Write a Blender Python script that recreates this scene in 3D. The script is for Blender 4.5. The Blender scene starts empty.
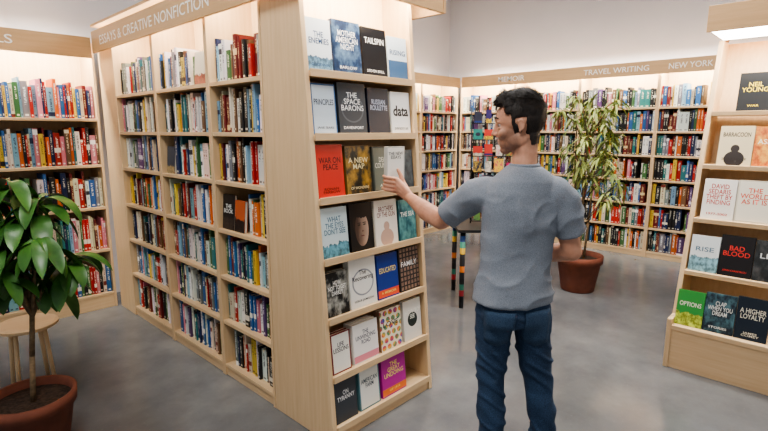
import bpy, math, random, time
from mathutils import Vector, Matrix, noise
T0 = time.time()
random.seed(11)
S = bpy.context.scene
COL = S.collection

def lin(c):
    c = c / 255.0
    return c / 12.92 if c <= 0.04045 else ((c + 0.055) / 1.055) ** 2.4
def C(r, g, b): return (lin(r), lin(g), lin(b), 1.0)

# ---------------------------------------------------------------- node helpers
class NB:
    def __init__(s, name):
        s.m = bpy.data.materials.new(name); s.m.use_nodes = True
        s.t = s.m.node_tree; s.n = s.t.nodes; s.l = s.t.links
        s.b = s.n['Principled BSDF']
    def node(s, typ, **k):
        n = s.n.new(typ)
        for a, v in k.items(): setattr(n, a, v)
        return n
    def put(s, sock, v):
        if hasattr(v, 'is_output') or hasattr(v, 'links'): s.l.new(v, sock)
        else: sock.default_value = v
    def math(s, op, a, b=0.0, c=None):
        n = s.node('ShaderNodeMath', operation=op)
        s.put(n.inputs[0], a); s.put(n.inputs[1], b)
        if c is not None: s.put(n.inputs[2], c)
        return n.outputs[0]
    def mix(s, f, a, b):
        n = s.node('ShaderNodeMix', data_type='RGBA')
        s.put(n.inputs[0], f); s.put(n.inputs[6], a); s.put(n.inputs[7], b)
        return n.outputs[2]
    def noise(s, vec, scale, detail=3.0, rough=0.5):
        n = s.node('ShaderNodeTexNoise')
        if vec is not None: s.l.new(vec, n.inputs['Vector'])
        n.inputs['Scale'].default_value = scale; n.inputs['Detail'].default_value = detail
        n.inputs['Roughness'].default_value = rough
        return n.outputs['Fac']
    def coord(s, which='Object', scale=(1, 1, 1)):
        c = s.node('ShaderNodeTexCoord'); m = s.node('ShaderNodeMapping')
        s.l.new(c.outputs[which], m.inputs[0]); m.inputs['Scale'].default_value = scale
        return m.outputs[0]
    def ramp(s, f, stops):
        r = s.node('ShaderNodeValToRGB'); e = r.color_ramp.elements
        e[0].position, e[0].color = stops[0]; e[1].position, e[1].color = stops[-1]
        for p, c in stops[1:-1]:
            x = e.new(p); x.color = c
        s.put(r.inputs[0], f); return r.outputs[0]
    def bump(s, h, st=0.2, dist=0.01):
        b = s.node('ShaderNodeBump'); b.inputs['Strength'].default_value = st
        b.inputs['Distance'].default_value = dist
        s.l.new(h, b.inputs['Height']); s.l.new(b.outputs[0], s.b.inputs['Normal'])
    def base(s, v): s.put(s.b.inputs['Base Color'], v)
    def rough(s, v): s.put(s.b.inputs['Roughness'], v)

_pm = {}
def pmat(name, col, rough=0.55, var=0.08, scale=20, bump=0.0, metal=0.0):
    key = (name, col)
    if key in _pm: return _pm[key]
    k = NB(name); f = k.noise(k.coord('Object'), scale)
    dark = tuple(c * (1 - var * 2) for c in col[:3]) + (1,)
    lite = tuple(min(1, c * (1 + var * 2)) for c in col[:3]) + (1,)
    k.base(k.ramp(f, [(0.3, dark), (0.7, lite)])); k.rough(rough)
    k.b.inputs['Metallic'].default_value = metal
    if bump: k.bump(f, bump, 0.005)
    _pm[key] = k.m
    return k.m

def wood(name, scale, tone=(1, 1, 1)):
    k = NB(name); v = k.coord('Object', scale)
    f = k.noise(v, 2.2, 6, 0.6); g = k.noise(k.coord('Object'), 1.3, 2)
    def tn(c): return tuple(x * t for x, t in zip(c[:3], tone)) + (1,)
    a = k.ramp(f, [(0.25, tn(C(210, 178, 138))), (0.75, tn(C(228, 200, 162)))])
    b = k.mix(k.math('MULTIPLY', g, 0.35), a, tn(C(202, 168, 126)))
    k.base(b); k.rough(0.45); k.bump(f, 0.04, 0.002)
    return k.m
W_H = wood('wood_grain_across', (1.2, 22, 22))
W_V = wood('wood_grain_up', (22, 22, 1.2))
W_F = wood('wood_sign_board_shaded', (1.2, 22, 22), (.92, .82, .7))  # same maple toned darker and warmer; the boards' backlit shade is in the colour
def floor_mat():
    k = NB('polished_concrete'); v = k.coord('Object')
    f = k.noise(v, 0.9, 7, 0.58); g = k.noise(v, 4.0, 7, 0.62); h = k.noise(v, 60, 4, .6)
    a = k.ramp(f, [(0.3, C(90, 92, 95)), (0.5, C(108, 109, 111)), (0.7, C(128, 128, 128))])
    b = k.mix(k.ramp(g, [(.34, (0.35, 0.35, 0.35, 1)), (.6, (0, 0, 0, 1))]), a, C(78, 80, 84))
    c = k.mix(k.math('MULTIPLY', k.math('GREATER_THAN', h, .64), .1), b, C(150, 149, 147))
    k.base(c); k.rough(k.math('ADD', k.math('MULTIPLY', g, 0.22), 0.08)); k.bump(g, 0.012, 0.003)
    return k.m
FLOOR = floor_mat()
WALL = pmat('painted_grey_wall', C(192, 191, 196), 0.85, 0.01, 3)
CEIL = pmat('painted_ceiling', C(225, 225, 225), 0.9, 0.01, 3)
PAGES = pmat('paper_pages', C(232, 224, 205), 0.9, 0.05, 300)
WHITE = pmat('white_paint', C(225, 225, 222), 0.5, 0.02, 5)
TERRA = pmat('terracotta_clay', C(128, 74, 56), 0.8, 0.08, 12, 0.1)
SOIL = pmat('potting_soil', C(60, 45, 35), 0.95, 0.3, 60, 0.8)
BARK = pmat('plant_bark', C(120, 100, 75), 0.85, 0.2, 40, 0.5)
LETTER = pmat('cream_lettering', C(252, 248, 240), 0.6, 0.0, 5)
METAL = pmat('white_metal', C(220, 222, 224), 0.35, 0.02, 5)
BLACK = pmat('black_metal', C(32, 32, 34), 0.4, 0.05, 5)

def leafmat(name, a, b, rough=0.35):
    k = NB(name); f = k.noise(k.coord('Object'), 9, 4)
    k.base(k.ramp(f, [(0.3, a), (0.7, b)])); k.rough(rough)
    k.b.inputs['Subsurface Weight'].default_value = 0.05
    return k.m
LEAF1 = leafmat('dark_green_leaf', C(38, 80, 34), C(88, 136, 60), .36)
LEAF2 = leafmat('yellow_green_leaf', C(108, 128, 62), C(182, 188, 112), 0.55)

def emis(name, col, st):
    k = NB(name); k.base(col); k.b.inputs['Emission Color'].default_value = col
    k.b.inputs['Emission Strength'].default_value = st
    return k.m
LED = emis('warm_led_diffuser', (1.0, 0.96, 0.88, 1), 12)

def spine_mat():
    k = NB('book_spine_print')
    a1 = k.node('ShaderNodeAttribute', attribute_name='Col'); a2 = k.node('ShaderNodeAttribute', attribute_name='Tcol')
    uv = k.node('ShaderNodeUVMap', uv_map='UVMap'); sp = k.node('ShaderNodeSeparateXYZ'); k.l.new(uv.outputs[0], sp.inputs[0])
    u, v = sp.outputs[0], sp.outputs[1]
    al = a2.outputs['Alpha']
    cb = k.node('ShaderNodeCombineXYZ')
    k.l.new(k.math('MULTIPLY', u, 2.6), cb.inputs[0]); k.l.new(k.math('MULTIPLY', v, 40.0), cb.inputs[1])
    k.l.new(k.math('MULTIPLY', al, 91.0), cb.inputs[2])
    n = k.noise(cb.outputs[0], 1.0, 2)
    mk = k.math('GREATER_THAN', n, 0.5)
    mu = k.math('LESS_THAN', k.math('ABSOLUTE', k.math('SUBTRACT', u, 0.5)), 0.17)
    start = k.math('ADD', k.math('MULTIPLY', al, 0.4), 0.2)
    mv = k.math('MULTIPLY', k.math('GREATER_THAN', v, start), k.math('LESS_THAN', v, 0.88))
    lg = k.math('MULTIPLY', k.math('GREATER_THAN', v, 0.05), k.math('LESS_THAN', v, 0.1))
    lg = k.math('MULTIPLY', lg, k.math('LESS_THAN', k.math('ABSOLUTE', k.math('SUBTRACT', u, 0.5)), 0.25))
    m = k.math('MULTIPLY', k.math('MAXIMUM', k.math('MULTIPLY', k.math('MULTIPLY', mk, mu), mv), lg), .8)
    bnd = k.math('LESS_THAN', k.math('ABSOLUTE', k.math('SUBTRACT', v, k.math('MULTIPLY', al, 3.6))), 0.07)
    bnd = k.math('MULTIPLY', bnd, k.math('GREATER_THAN', v, 0.0))
    m = k.math('MAXIMUM', m, bnd)
    k.base(k.mix(m, a1.outputs[0], a2.outputs[0])); k.rough(0.45)
    return k.m
SPINE = spine_mat()

_cov = {}
def cover_mat(base, accent, kind):
    key = (base, accent, kind)
    if key in _cov: return _cov[key]
    k = NB('book_cover_print')
    uv = k.node('ShaderNodeUVMap', uv_map='UVMap'); sp = k.node('ShaderNodeSeparateXYZ'); k.l.new(uv.outputs[0], sp.inputs[0])
    mp = k.node('ShaderNodeMapping'); k.l.new(uv.outputs[0], mp.inputs[0]); mp.inputs['Location'].default_value = (len(_cov) * 3.7, len(_cov) * 1.9, len(_cov) * .7); UV = mp.outputs[0]
    u, v = sp.outputs[0], sp.outputs[1]
    def rng(x, a, b): return k.math('MULTIPLY', k.math('GREATER_THAN', x, a), k.math('LESS_THAN', x, b))
    du = k.math('SUBTRACT', u, 0.5); dv = k.math('MULTIPLY', k.math('SUBTRACT', v, 0.5), 1.5)
    r = k.math('SQRT', k.math('ADD', k.math('MULTIPLY', du, du), k.math('MULTIPLY', dv, dv)))
    def oval(cu, cv, ru, rv):
        a = k.math('DIVIDE', k.math('SUBTRACT', u, cu), ru); b = k.math('DIVIDE', k.math('SUBTRACT', v, cv), rv)
        return k.math('LESS_THAN', k.math('ADD', k.math('MULTIPLY', a, a), k.math('MULTIPLY', b, b)), 1.0)
    A_, B_ = C(*base), C(*accent)
    col = None
    if kind == 'plain': m = 0.0
    elif kind == 'band': m = rng(v, 0.03, 0.2)
    elif kind == 'split': m = rng(v, 0.45, 1.0)
    elif kind == 'foot':
        f = k.noise(UV, 4.5, 5, .6)
        edge = k.math('ADD', .1 + (len(_cov) % 4) * .04, k.math('MULTIPLY', f, .36))
        col = k.mix(k.math('LESS_THAN', v, edge), A_, k.ramp(k.noise(UV, 9, 5, .6), [(.4, B_), (.6, tuple(x * .35 for x in B_[:3]) + (1,))])); m = 0
    elif kind == 'figure':
        f = k.noise(UV, 7, 3, .6)
        m = k.math('MAXIMUM', oval(.5, .42, .13, .1), k.math('MULTIPLY', oval(.5, .16, .3, .2), k.math('GREATER_THAN', f, .3)))
    elif kind == 'ring': m = rng(r, 0.36, 0.41)
    elif kind == 'disc': m = rng(r, -1, 0.27)
    elif kind == 'frame': m = k.math('MAXIMUM', k.math('GREATER_THAN', k.math('ABSOLUTE', du), 0.45), k.math('GREATER_THAN', k.math('ABSOLUTE', dv), 0.7))
    elif kind == 'grid':
        m = k.math('MULTIPLY', k.math('GREATER_THAN', k.math('FRACT', k.math('MULTIPLY', v, 9.0)), 0.3), k.math('GREATER_THAN', k.math('FRACT', k.math('MULTIPLY', u, 6.0)), 0.35))
        m = k.math('MULTIPLY', m, k.math('ADD', k.noise(UV, 14, 2), .1))
    elif kind == 'dots':
        a = k.math('SUBTRACT', k.math('FRACT', k.math('MULTIPLY', v, 6.0)), 0.5); b = k.math('SUBTRACT', k.math('FRACT', k.math('ADD', k.math('MULTIPLY', u, 4.0), k.math('MULTIPLY', k.math('FLOOR', k.math('MULTIPLY', v, 6.0)), .5))), 0.5)
        m = k.math('LESS_THAN', k.math('ADD', k.math('MULTIPLY', a, a), k.math('MULTIPLY', b, b)), 0.15)
        col = k.mix(m, A_, k.ramp(k.noise(UV, 4, 1), [(.3, C(40, 90, 170)), (.42, B_), (.52, C(240, 180, 60)), (.6, C(60, 150, 110)), (.7, C(200, 50, 60))])); m = 0
    elif kind == 'portrait':
        nn = k.noise(UV, 4, 3)
        col = k.mix(oval(.5, .62, .38, .35), A_, C(40, 31, 28))
        sk = k.ramp(k.math('ADD', u, k.math('MULTIPLY', nn, .3)), [(.45, C(84, 64, 54)), (.95, C(204, 174, 154))])
        col = k.mix(oval(.5, .45, .29, .36), col, sk)
        col = k.mix(k.math('GREATER_THAN', k.math('ADD', v, k.math('MULTIPLY', nn, .18)), .78), col, C(34, 27, 25))
        for cu in (.39, .62): col = k.mix(oval(cu, .545, .06, .014), col, C(34, 28, 26)); col = k.mix(oval(cu, .585, .085, .01), col, C(48, 36, 32))
        col = k.mix(oval(.51, .31, .09, .013), col, C(110, 64, 60)); col = k.mix(oval(.53, .41, .045, .02), col, C(120, 90, 76)); m = 0
    else:
        f = k.noise(UV, 3.2, 6, .62)
        mid = tuple((a * .5 + b * .5) for a, b in zip(A_, B_)); dk = tuple(a * .5 for a in A_[:3]) + (1,)
        col = k.ramp(f, [(.34, dk), (.45, A_), (.56, mid), (.68, B_)]); m = 0
    if col is None: col = k.mix(m, A_, B_)
    k.base(col); k.rough(0.35)
    _cov[key] = k.m
    return k.m

# ---------------------------------------------------------------- object helpers
def meta(o, label=None, category=None, group=None, kind=None):
    if label: o['label'] = label
    if category: o['category'] = category
    if group: o['group'] = group
    if kind: o['kind'] = kind
    return o
def empty(name, loc, rot=0.0, **k):
    o = bpy.data.objects.new(name, None); o.empty_display_size = 0.1
    o.location = loc; o.rotation_euler = (0, 0, rot); COL.objects.link(o); meta(o, **k); return o
def mobj(name, verts, faces, mats, parent=None, mi=None, smooth=False, bevel=0, loc=None, **k):
    me = bpy.data.meshes.new(name); me.from_pydata([tuple(v) for v in verts], [], faces)
    for m in (mats if isinstance(mats, (list, tuple)) else [mats]): me.materials.append(m)
    if mi: me.polygons.foreach_set('material_index', mi)
    if smooth: me.polygons.foreach_set('use_smooth', [True] * len(me.polygons))
    o = bpy.data.objects.new(name, me); COL.objects.link(o)
    if loc is not None: o.location = loc
    if parent: o.parent = parent
    if bevel:
        b = o.modifiers.new('bevel', 'BEVEL'); b.width = bevel; b.segments = 2; b.limit_method = 'ANGLE'
    meta(o, **k); return o
def boxg(x0, x1, y0, y1, z0, z1):
    v = [(x, y, z) for z in (z0, z1) for y in (y0, y1) for x in (x0, x1)]
    f = [(0, 2, 3, 1), (4, 5, 7, 6), (0, 1, 5, 4), (2, 6, 7, 3), (0, 4, 6, 2), (1, 3, 7, 5)]
    return v, f
def box(name, b, mat, parent=None, bevel=0.002, **k):
    v, f = boxg(*b); return mobj(name, v, f, mat, parent, bevel=bevel, **k)
def prism_x(name, poly, x0, x1, mat, parent, bevel=0.002, **k):
    n = len(poly); v = [(x0, y, z) for y, z in poly] + [(x1, y, z) for y, z in poly]
    f = [tuple(range(n - 1, -1, -1)), tuple(range(n, 2 * n))] + [(i, (i + 1) % n, n + (i + 1) % n, n + i) for i in range(n)]
    f = [tuple(reversed(q)) for q in f]
    return mobj(name, v, f, mat, parent, bevel=bevel, **k)
def lathe(prof, seg=32, cx=0, cy=0):
    v, f = [], []
    n = len(prof)
    for i in range(seg):
        a = 2 * math.pi * i / seg
        for r, z in prof: v.append((cx + r * math.cos(a), cy + r * math.sin(a), z))
    for i in range(seg):
        for j in range(n - 1):
            a = i * n + j; b = ((i + 1) % seg) * n + j
            f.append((a, b, b + 1, a + 1))
    return v, f
class Geo:
    def __init__(s): s.V = []; s.F = []
_sph = {}
def sph(seg):
    if seg in _sph: return _sph[seg]
    rn_ = seg // 2 + 2; V = [(0, 0, -1)]; F = []
    for j in range(1, rn_):
        t = -math.pi / 2 + math.pi * j / rn_
        for i in range(seg): V.append((math.cos(t) * math.cos(2 * math.pi * i / seg), math.cos(t) * math.sin(2 * math.pi * i / seg), math.sin(t)))
    V.append((0, 0, 1)); L = len(V) - 1
    for i in range(seg):
        k = (i + 1) % seg
        F.append((0, 1 + k, 1 + i)); F.append((L, L - seg + i, L - seg + k))
        for j in range(rn_ - 2):
            a = 1 + j * seg; F.append((a + i, a + k, a + seg + k, a + seg + i))
    _sph[seg] = ([Vector(v) for v in V], F); return _sph[seg]
def addm(g, V, F, m):
    o = len(g.V); g.V += [m @ v for v in V]; g.F += [tuple(o + i for i in f) for f in F]
def ell(g, c, r, M=None, seg=20):
    m = Matrix.Translation(c) @ Matrix.Diagonal((r[0], r[1], r[2], 1))
    if M is not None: m = M @ m
    V, F = sph(seg); addm(g, V, F, m)
def cone(g, p, q, r0, r1, seg=18):
    p, q = Vector(p), Vector(q); d = q - p
    if d.length < 1e-6: return
    m = Matrix.Translation(p) @ d.to_track_quat('Z', 'Y').to_matrix().to_4x4(); L = d.length
    V = [Vector((r0 * math.cos(2 * math.pi * i / seg), r0 * math.sin(2 * math.pi * i / seg), 0)) for i in range(seg)] + [Vector((r1 * math.cos(2 * math.pi * i / seg), r1 * math.sin(2 * math.pi * i / seg), L)) for i in range(seg)]
    F = [(i, (i + 1) % seg, seg + (i + 1) % seg, seg + i) for i in range(seg)] + [tuple(range(seg - 1, -1, -1)), tuple(range(seg, 2 * seg))]
    addm(g, V, F, m)
def tube(g, pts, rad, M=None, seg=18, balls=True, flat_end=False):
    P = [Vector(p) if M is None else M @ Vector(p) for p in pts]
    for i in range(len(P) - 1): cone(g, P[i], P[i + 1], rad[i], rad[i + 1], seg)
    if balls:
        for i, p in enumerate(P):
            if flat_end and i == len(P) - 1: continue
            ell(g, p, (rad[i],) * 3, seg=seg)
def loft(g, rings, yaw=0.0, seg=36, e=2.4):
    o = len(g.V)
    for (cx, cy, cz, a, b) in rings:
        for i in range(seg):
            t = 2 * math.pi * i / seg; c, s = math.cos(t), math.sin(t)
            x = a * math.copysign(abs(c) ** (2 / e), c); y = b * math.copysign(abs(s) ** (2 / e), s)
            g.V.append(Vector((cx + x * math.cos(yaw) - y * math.sin(yaw), cy + x * math.sin(yaw) + y * math.cos(yaw), cz)))
    for j in range(len(rings) - 1):
        for i in range(seg):
            k = (i + 1) % seg; g.F.append((o + j * seg + i, o + j * seg + k, o + (j + 1) * seg + k, o + (j + 1) * seg + i))
    g.F.append(tuple(o + i for i in range(seg - 1, -1, -1))); L = o + (len(rings) - 1) * seg; g.F.append(tuple(L + i for i in range(seg)))
def geo_obj(name, g, mat, parent=None, mi=None, **k): return mobj(name, g.V, g.F, mat, parent, mi=mi, smooth=True, **k)
def remesh(g, name, mat, voxel, it, parent, disp=None, **k):
    me = bpy.data.meshes.new(name); me.from_pydata([tuple(v) for v in g.V], [], g.F)
    o = bpy.data.objects.new(name, me); COL.objects.link(o)
    r = o.modifiers.new('r', 'REMESH'); r.mode = 'VOXEL'; r.voxel_size = voxel
    s = o.modifiers.new('s', 'SMOOTH'); s.factor = 0.5; s.iterations = it
    dg = bpy.context.evaluated_depsgraph_get()
    nm = bpy.data.meshes.new_from_object(o.evaluated_get(dg))
    o.modifiers.clear(); o.data = nm; nm.name = name
    nm.materials.clear(); nm.materials.append(mat)
    if disp:
        ns = [v.normal.copy() for v in nm.vertices]
        for v, n in zip(nm.vertices, ns): v.co += n * disp(v.co, n)
    nm.polygons.foreach_set('use_smooth', [True] * len(nm.polygons))
    if parent: o.parent = parent
    meta(o, **k); return o

TEXTQ = []
def text(parent, body, cx, cz, y, w, h, mat, name='lettering', M=None):
    TEXTQ.append((parent, body, cx, cz, y, w, h, mat, name))

# ================================================================= PERSON
ROT = math.radians(-46.5)
person = empty('person', (1.915, 1.0, 0), ROT, label='man in grey-blue t-shirt and dark jeans reaching for a book', category='person')
def skin():
    k = NB('skin'); v = k.coord('Object'); f = k.noise(v, 30, 4)
    a = k.ramp(f, [(0.3, C(190, 138, 112)), (0.7, C(208, 156, 130))])
    at = k.node('ShaderNodeAttribute', attribute_name='Stubble')
    nn = k.noise(v, 420, 2)
    k.base(k.mix(k.math('MULTIPLY', at.outputs['Color'], k.math('ADD', k.math('MULTIPLY', nn, .7), .45)), a, C(60, 44, 36))); k.rough(0.5)
    k.b.inputs['Subsurface Weight'].default_value = 0.1
    k.b.inputs['Subsurface Radius'].default_value = (0.02, 0.008, 0.004)
    return k.m
SKIN = skin()
def cloth(name, a, b, sc=260, fold=9, bs=0.35):
    k = NB(name); v = k.coord('Object'); f = k.noise(v, sc, 3, 0.7); g = k.noise(v, fold, 2, 0.45)
    mixf = k.math('ADD', k.math('MULTIPLY', f, 0.8), k.math('MULTIPLY', g, 0.2))
    k.base(k.ramp(mixf, [(0.34, a), (0.66, b)])); k.rough(0.9)
    k.bump(g, bs, 0.02)
    return k.m
TEE = cloth('heather_grey_jersey', C(108, 115, 126), C(154, 160, 170), 330, 7, .15)
DENIM = cloth('indigo_denim', C(22, 38, 60), C(58, 82, 112), 260, 7, 0.3)
def hairm():
    k = NB('dark_hair'); f = k.noise(k.coord('Object', (110, 110, 40)), 1.5, 5, 0.75)
    k.base(k.ramp(f, [(0.3, C(14, 11, 10)), (0.75, C(54, 42, 35))])); k.rough(0.55); k.bump(f, 0.5, 0.004)
    return k.m
HAIR = hairm()
def sm(x, a, b): return max(0, min(1, (x - a) / (b - a)))

A = math.radians(17); hs = 1.05
fv = Vector((-math.cos(A) * math.cos(0.12), math.sin(A) * math.cos(0.12), -math.sin(0.12))).normalized()
lv = Vector((0, 0, 1)).cross(fv).normalized(); uv_ = fv.cross(lv).normalized()
HM = Matrix(((fv.x * hs, lv.x * hs, uv_.x * hs, -0.022), (fv.y * hs, lv.y * hs, uv_.y * hs, 0.03), (fv.z * hs, lv.z * hs, uv_.z * hs, 1.598), (0, 0, 0, 1)))
HMI = HM.inverted()
g = Geo()
ell(g, (-.008, 0, .035), (.097, .075, .088), HM, 28)
ell(g, (.026, 0, -.016), (.062, .06, .086), HM, 24)
ell(g, (.024, 0, -.058), (.060, .053, .044), HM, 20)
ell(g, (.060, 0, -.088), (.022, .026, .020), HM)
ell(g, (.066, 0, -.056), (.018, .032, .036), HM)
tube(g, [(.084, 0, .026), (.095, 0, -.002), (.104, 0, -.019)], [.0065, .0075, .0085], HM)
for s in (-1, 1):
    ell(g, (.092, s * .009, -.023), (.010, .0075, .007), HM)
    ell(g, (.052, s * .034, -.022), (.028, .023, .026), HM)
    ell(g, (.006, s * .048, -.05), (.042, .014, .03), HM)
    ell(g, (-.010, s * .0755, .0), (.0115, .005, .02), HM)
    ell(g, (-.006, s * .074, -.018), (.006, .006, .008), HM)
    pts = []
    for i in range(9):
        a = math.radians(-110 + i * 33); pts.append((-.011 - .012 * math.sin(a + 1.1), s * (.0785 + .002 * math.cos(a)), .003 + .020 * math.cos(a + 1.1)))
    tube(g, pts, [.0034] * 9, HM, 8)
    ell(g, (.071, s * .03, .0245), (.012, .017, .0065), HM, 14); ell(g, (.070, s * .03, .001), (.012, .016, .0055), HM, 14)
tube(g, [(.08, -.03, .037), (.086, 0, .034), (.08, .03, .037)], [.007, .008, .007], HM)
ell(g, (.082, 0, -.05), (.0075, .020, .005), HM); ell(g, (.0805, 0, -.060), (.0078, .017, .0055), HM)
tube(g, [(.008, .022, 1.56), (.004, .014, 1.47), (0, .006, 1.42), (0, 0, 1.36)], [.052, .052, .053, .062])
YAW = math.radians(12)
loft(g, [(-.02, 0, .84, .14, .09), (-.02, 0, 1.0, .13, .085), (-.01, 0, 1.15, .14, .085), (0, 0, 1.3, .15, .085), (0, 0, 1.36, .11, .06), (0, 0, 1.39, .07, .05)], YAW)
loft(g, [(-.02, 0, .76, .13, .085), (-.02, 0, .84, .13, .085), (-.02, 0, .92, .13, .08)], YAW)
tube(g, [(-.1, 0, .8), (-.095, .02, .47), (-.088, -.01, .08)], [.07, .05, .04])
tube(g, [(.068, 0, .8), (.105, .02, .47), (.15, 0, .08)], [.07, .05, .04])
for fx, fy in ((-.095, 0.05), (.165, .06)): ell(g, (fx, fy, .045), (.036, .11, .03))
Cc = Vector((-.53, .54, 0)); e_ = Vector((.6884, .7254, 0)); n_ = Vector((-.7254, .6884, 0))
def BP(s, n, z): return Cc + e_ * s + n_ * n + Vector((0, 0, z))
Wr = BP(.0, -.098, 1.235)
tube(g, [(-.175, .03, 1.31), (-.325, .19, 1.165), (-.385, .29, 1.19), tuple(Wr)], [.045, .045, .046, .027])
tube(g, [(.15, -.01, 1.31), (.228, .005, 1.06), (.18, .1, 1.03), (.09, .23, 1.06)], [.045, .043, .042, .026])
for i, z in enumerate((1.326, 1.304, 1.282, 1.262)):
    K = BP(-.030 + (.004, 0, .002, .008)[i], -.028, z)
    tube(g, [Wr + Vector((0, 0, (z - 1.294) * .45)), K], [.018, .0135], seg=12)
    L = (0, .004, .002, -.006)[i]
    tube(g, [K, BP(-.062, -.023, z + .008), BP(-.0845, -.004, z + .014), BP(-.074 + L, .0195, z + .018)], [.0125, .0105, .0095, .0082], seg=12)
tube(g, [Wr + Vector((0, 0, .01)), BP(.008, -.045, 1.305), BP(.004, -.032, 1.345), BP(-.004, -.0185, 1.375)], [.019, .015, .0115, .0092], seg=12)
Wq = Vector((.09, .23, 1.06))
for i, dz in enumerate((.03, .01, -.01, -.03)):
    K = Vector((.015, .28 + abs(i - 1.5) * -.004, 1.07 + dz * .9))
    tube(g, [Wq + Vector((0, 0, dz * .4)), K], [.015, .0125], seg=12)
    tube(g, [K, K + Vector((-.035, -.002, 0)), K + Vector((-.05, -.025, 0)), K + Vector((-.04, -.042, 0))], [.0105, .009, .0085, .0075], seg=12)
tube(g, [Wq, Vector((.05, .225, 1.095)), Vector((.02, .225, 1.11)), Vector((-.005, .24, 1.11))], [.017, .013, .0105, .0085], seg=12)
body = remesh(g, 'body', SKIN, .0036, 2, person)
me = body.data
buf = []; scalp = []
for v in me.vertices:
    q = HMI @ v.co; w = 0
    if -.135 < q.z < .02 and q.x > -.03:
        w = sm(q.z, -.002 + (.06 - q.x) * .5, -.026 + (.06 - q.x) * .5) * sm(q.x, -.008, .01) * sm(q.z, -.125, -.105)
        if abs(q.y) < .02 and -.067 < q.z < -.045 and q.x > .08: w = 0
        if q.x > .078 and q.z > -.036: w = 0
    if q.x < -.02 and -.105 < q.z < -.05: w = max(w, .7 * sm(q.z, -.105, -.07) * sm(-q.x, .02, .035))
    buf += [w * .62] * 3 + [1]
    if -.09 < q.z:
        a = abs(math.degrees(math.atan2(q.y, q.x + .01)))
        if a < 50: lim = .086
        elif a < 66: lim = .055
        elif a < 91: lim = -.024
        elif a < 110: lim = .03
        elif a < 125: lim = -.035
        else: lim = -.078
        lim += noise.noise(q * 60) * .004
        if q.z < lim or (abs(q.y) > .0765 and q.z < .034): continue
        if -.034 < q.x < .012 and q.z < .034 and abs(q.y) > .07: continue
        scalp.append((v.co.copy(), v.normal.copy(), q, lim))
me.color_attributes.new('Stubble', 'FLOAT_COLOR', 'POINT')
me.color_attributes['Stubble'].data.foreach_set('color', buf)
for s in (-1, 1):
    g = Geo(); ell(g, (.0692, s * .03, .0125), (.0112,) * 3, HM, 16)
    mi = []
    for f in g.F:
        c = sum((g.V[i] for i in f), Vector()) / len(f); q = HMI @ c; mi.append(1 if (q.x - .0692) > .0076 else 0)
    geo_obj('eye', g, [pmat('eye_white', C(170, 156, 148), .3, 0.02), pmat('eye_iris', C(46, 32, 24), .3, 0.02)], person, mi=mi)
    g = Geo(); tube(g, [(.0905, s * .012, .041), (.0875, s * .026, .0455), (.076, s * .042, .04)], [.0028, .004, .0022], HM, 10)
    geo_obj('eyebrow', g, HAIR, person)
g = Geo()
rnd = random.Random(4)
for co, no, q, lim in scalp:
    top = sm(q.z, .035, .115)
    r = .0036 + .0016 * sm(q.z, lim, lim + .03) + .005 * top
    off = .0005 + .014 * top + (.010 * top if q.x > .03 else 0)
    ell(g, co + no * off, (r, r, r), None, 8)
    if top > .1: ell(g, co + no * off * .4, (r, r, r), None, 8)
hair = remesh(g, 'hair', HAIR, .003, 3, person, disp=lambda c, n: noise.noise(c * 38) * .003, label='short dark tousled hair')
hm = hair.data; V = [v.co.copy() for v in hm.vertices]; F = [tuple(p.vertices) for p in hm.polygons]
base_n = len(V); R3 = HM.to_3x3().normalized(); R3i = R3.inverted()
for i in range(15000):
    v = hm.vertices[rnd.randrange(base_n)]; q = HMI @ v.co
    ql = R3i @ v.normal
    if ql.dot(Vector((q.x + .01, q.y, max(0, q.z - .03)))) < 0: continue
    t = sm(q.z, .045, .115)
    sw = noise.noise(Vector((q.x, q.y, q.z)) * 22) * 1.3
    flow = Vector((.8, q.y * 5 + sw * .9, .3)) * t + Vector((-.5, 0, -.9)) * (1 - t)
    flow = flow - ql * flow.dot(ql)
    if flow.length < .05: continue
    d = (flow.normalized() + ql * (.05 + .4 * t) + Vector((rnd.uniform(-.2, .2), rnd.uniform(-.2, .2), rnd.uniform(-.14, .14)))).normalized()
    L = (.007 + .021 * t) * rnd.uniform(.7, 1.25); wd = .0010 + .0005 * t
    sd = d.cross(ql)
    if sd.length < .05: continue
    sd.normalize(); p = q - ql * .001; o = len(V)
    for j in range(4):
        w = wd * (1 - j / 3.2)
        V.append(HM @ (p - sd * w)); V.append(HM @ (p + sd * w))
        p = p + d * (L / 3); d = (d - ql * .13 + sd * sw * .14).normalized()
    for j in range(3): F.append((o + j * 2, o + j * 2 + 1, o + j * 2 + 3, o + j * 2 + 2))
nm = bpy.data.meshes.new('hair'); nm.from_pydata([tuple(v) for v in V], [], F); nm.materials.append(HAIR)
nm.polygons.foreach_set('use_smooth', [True] * len(nm.polygons)); hair.data = nm

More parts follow.
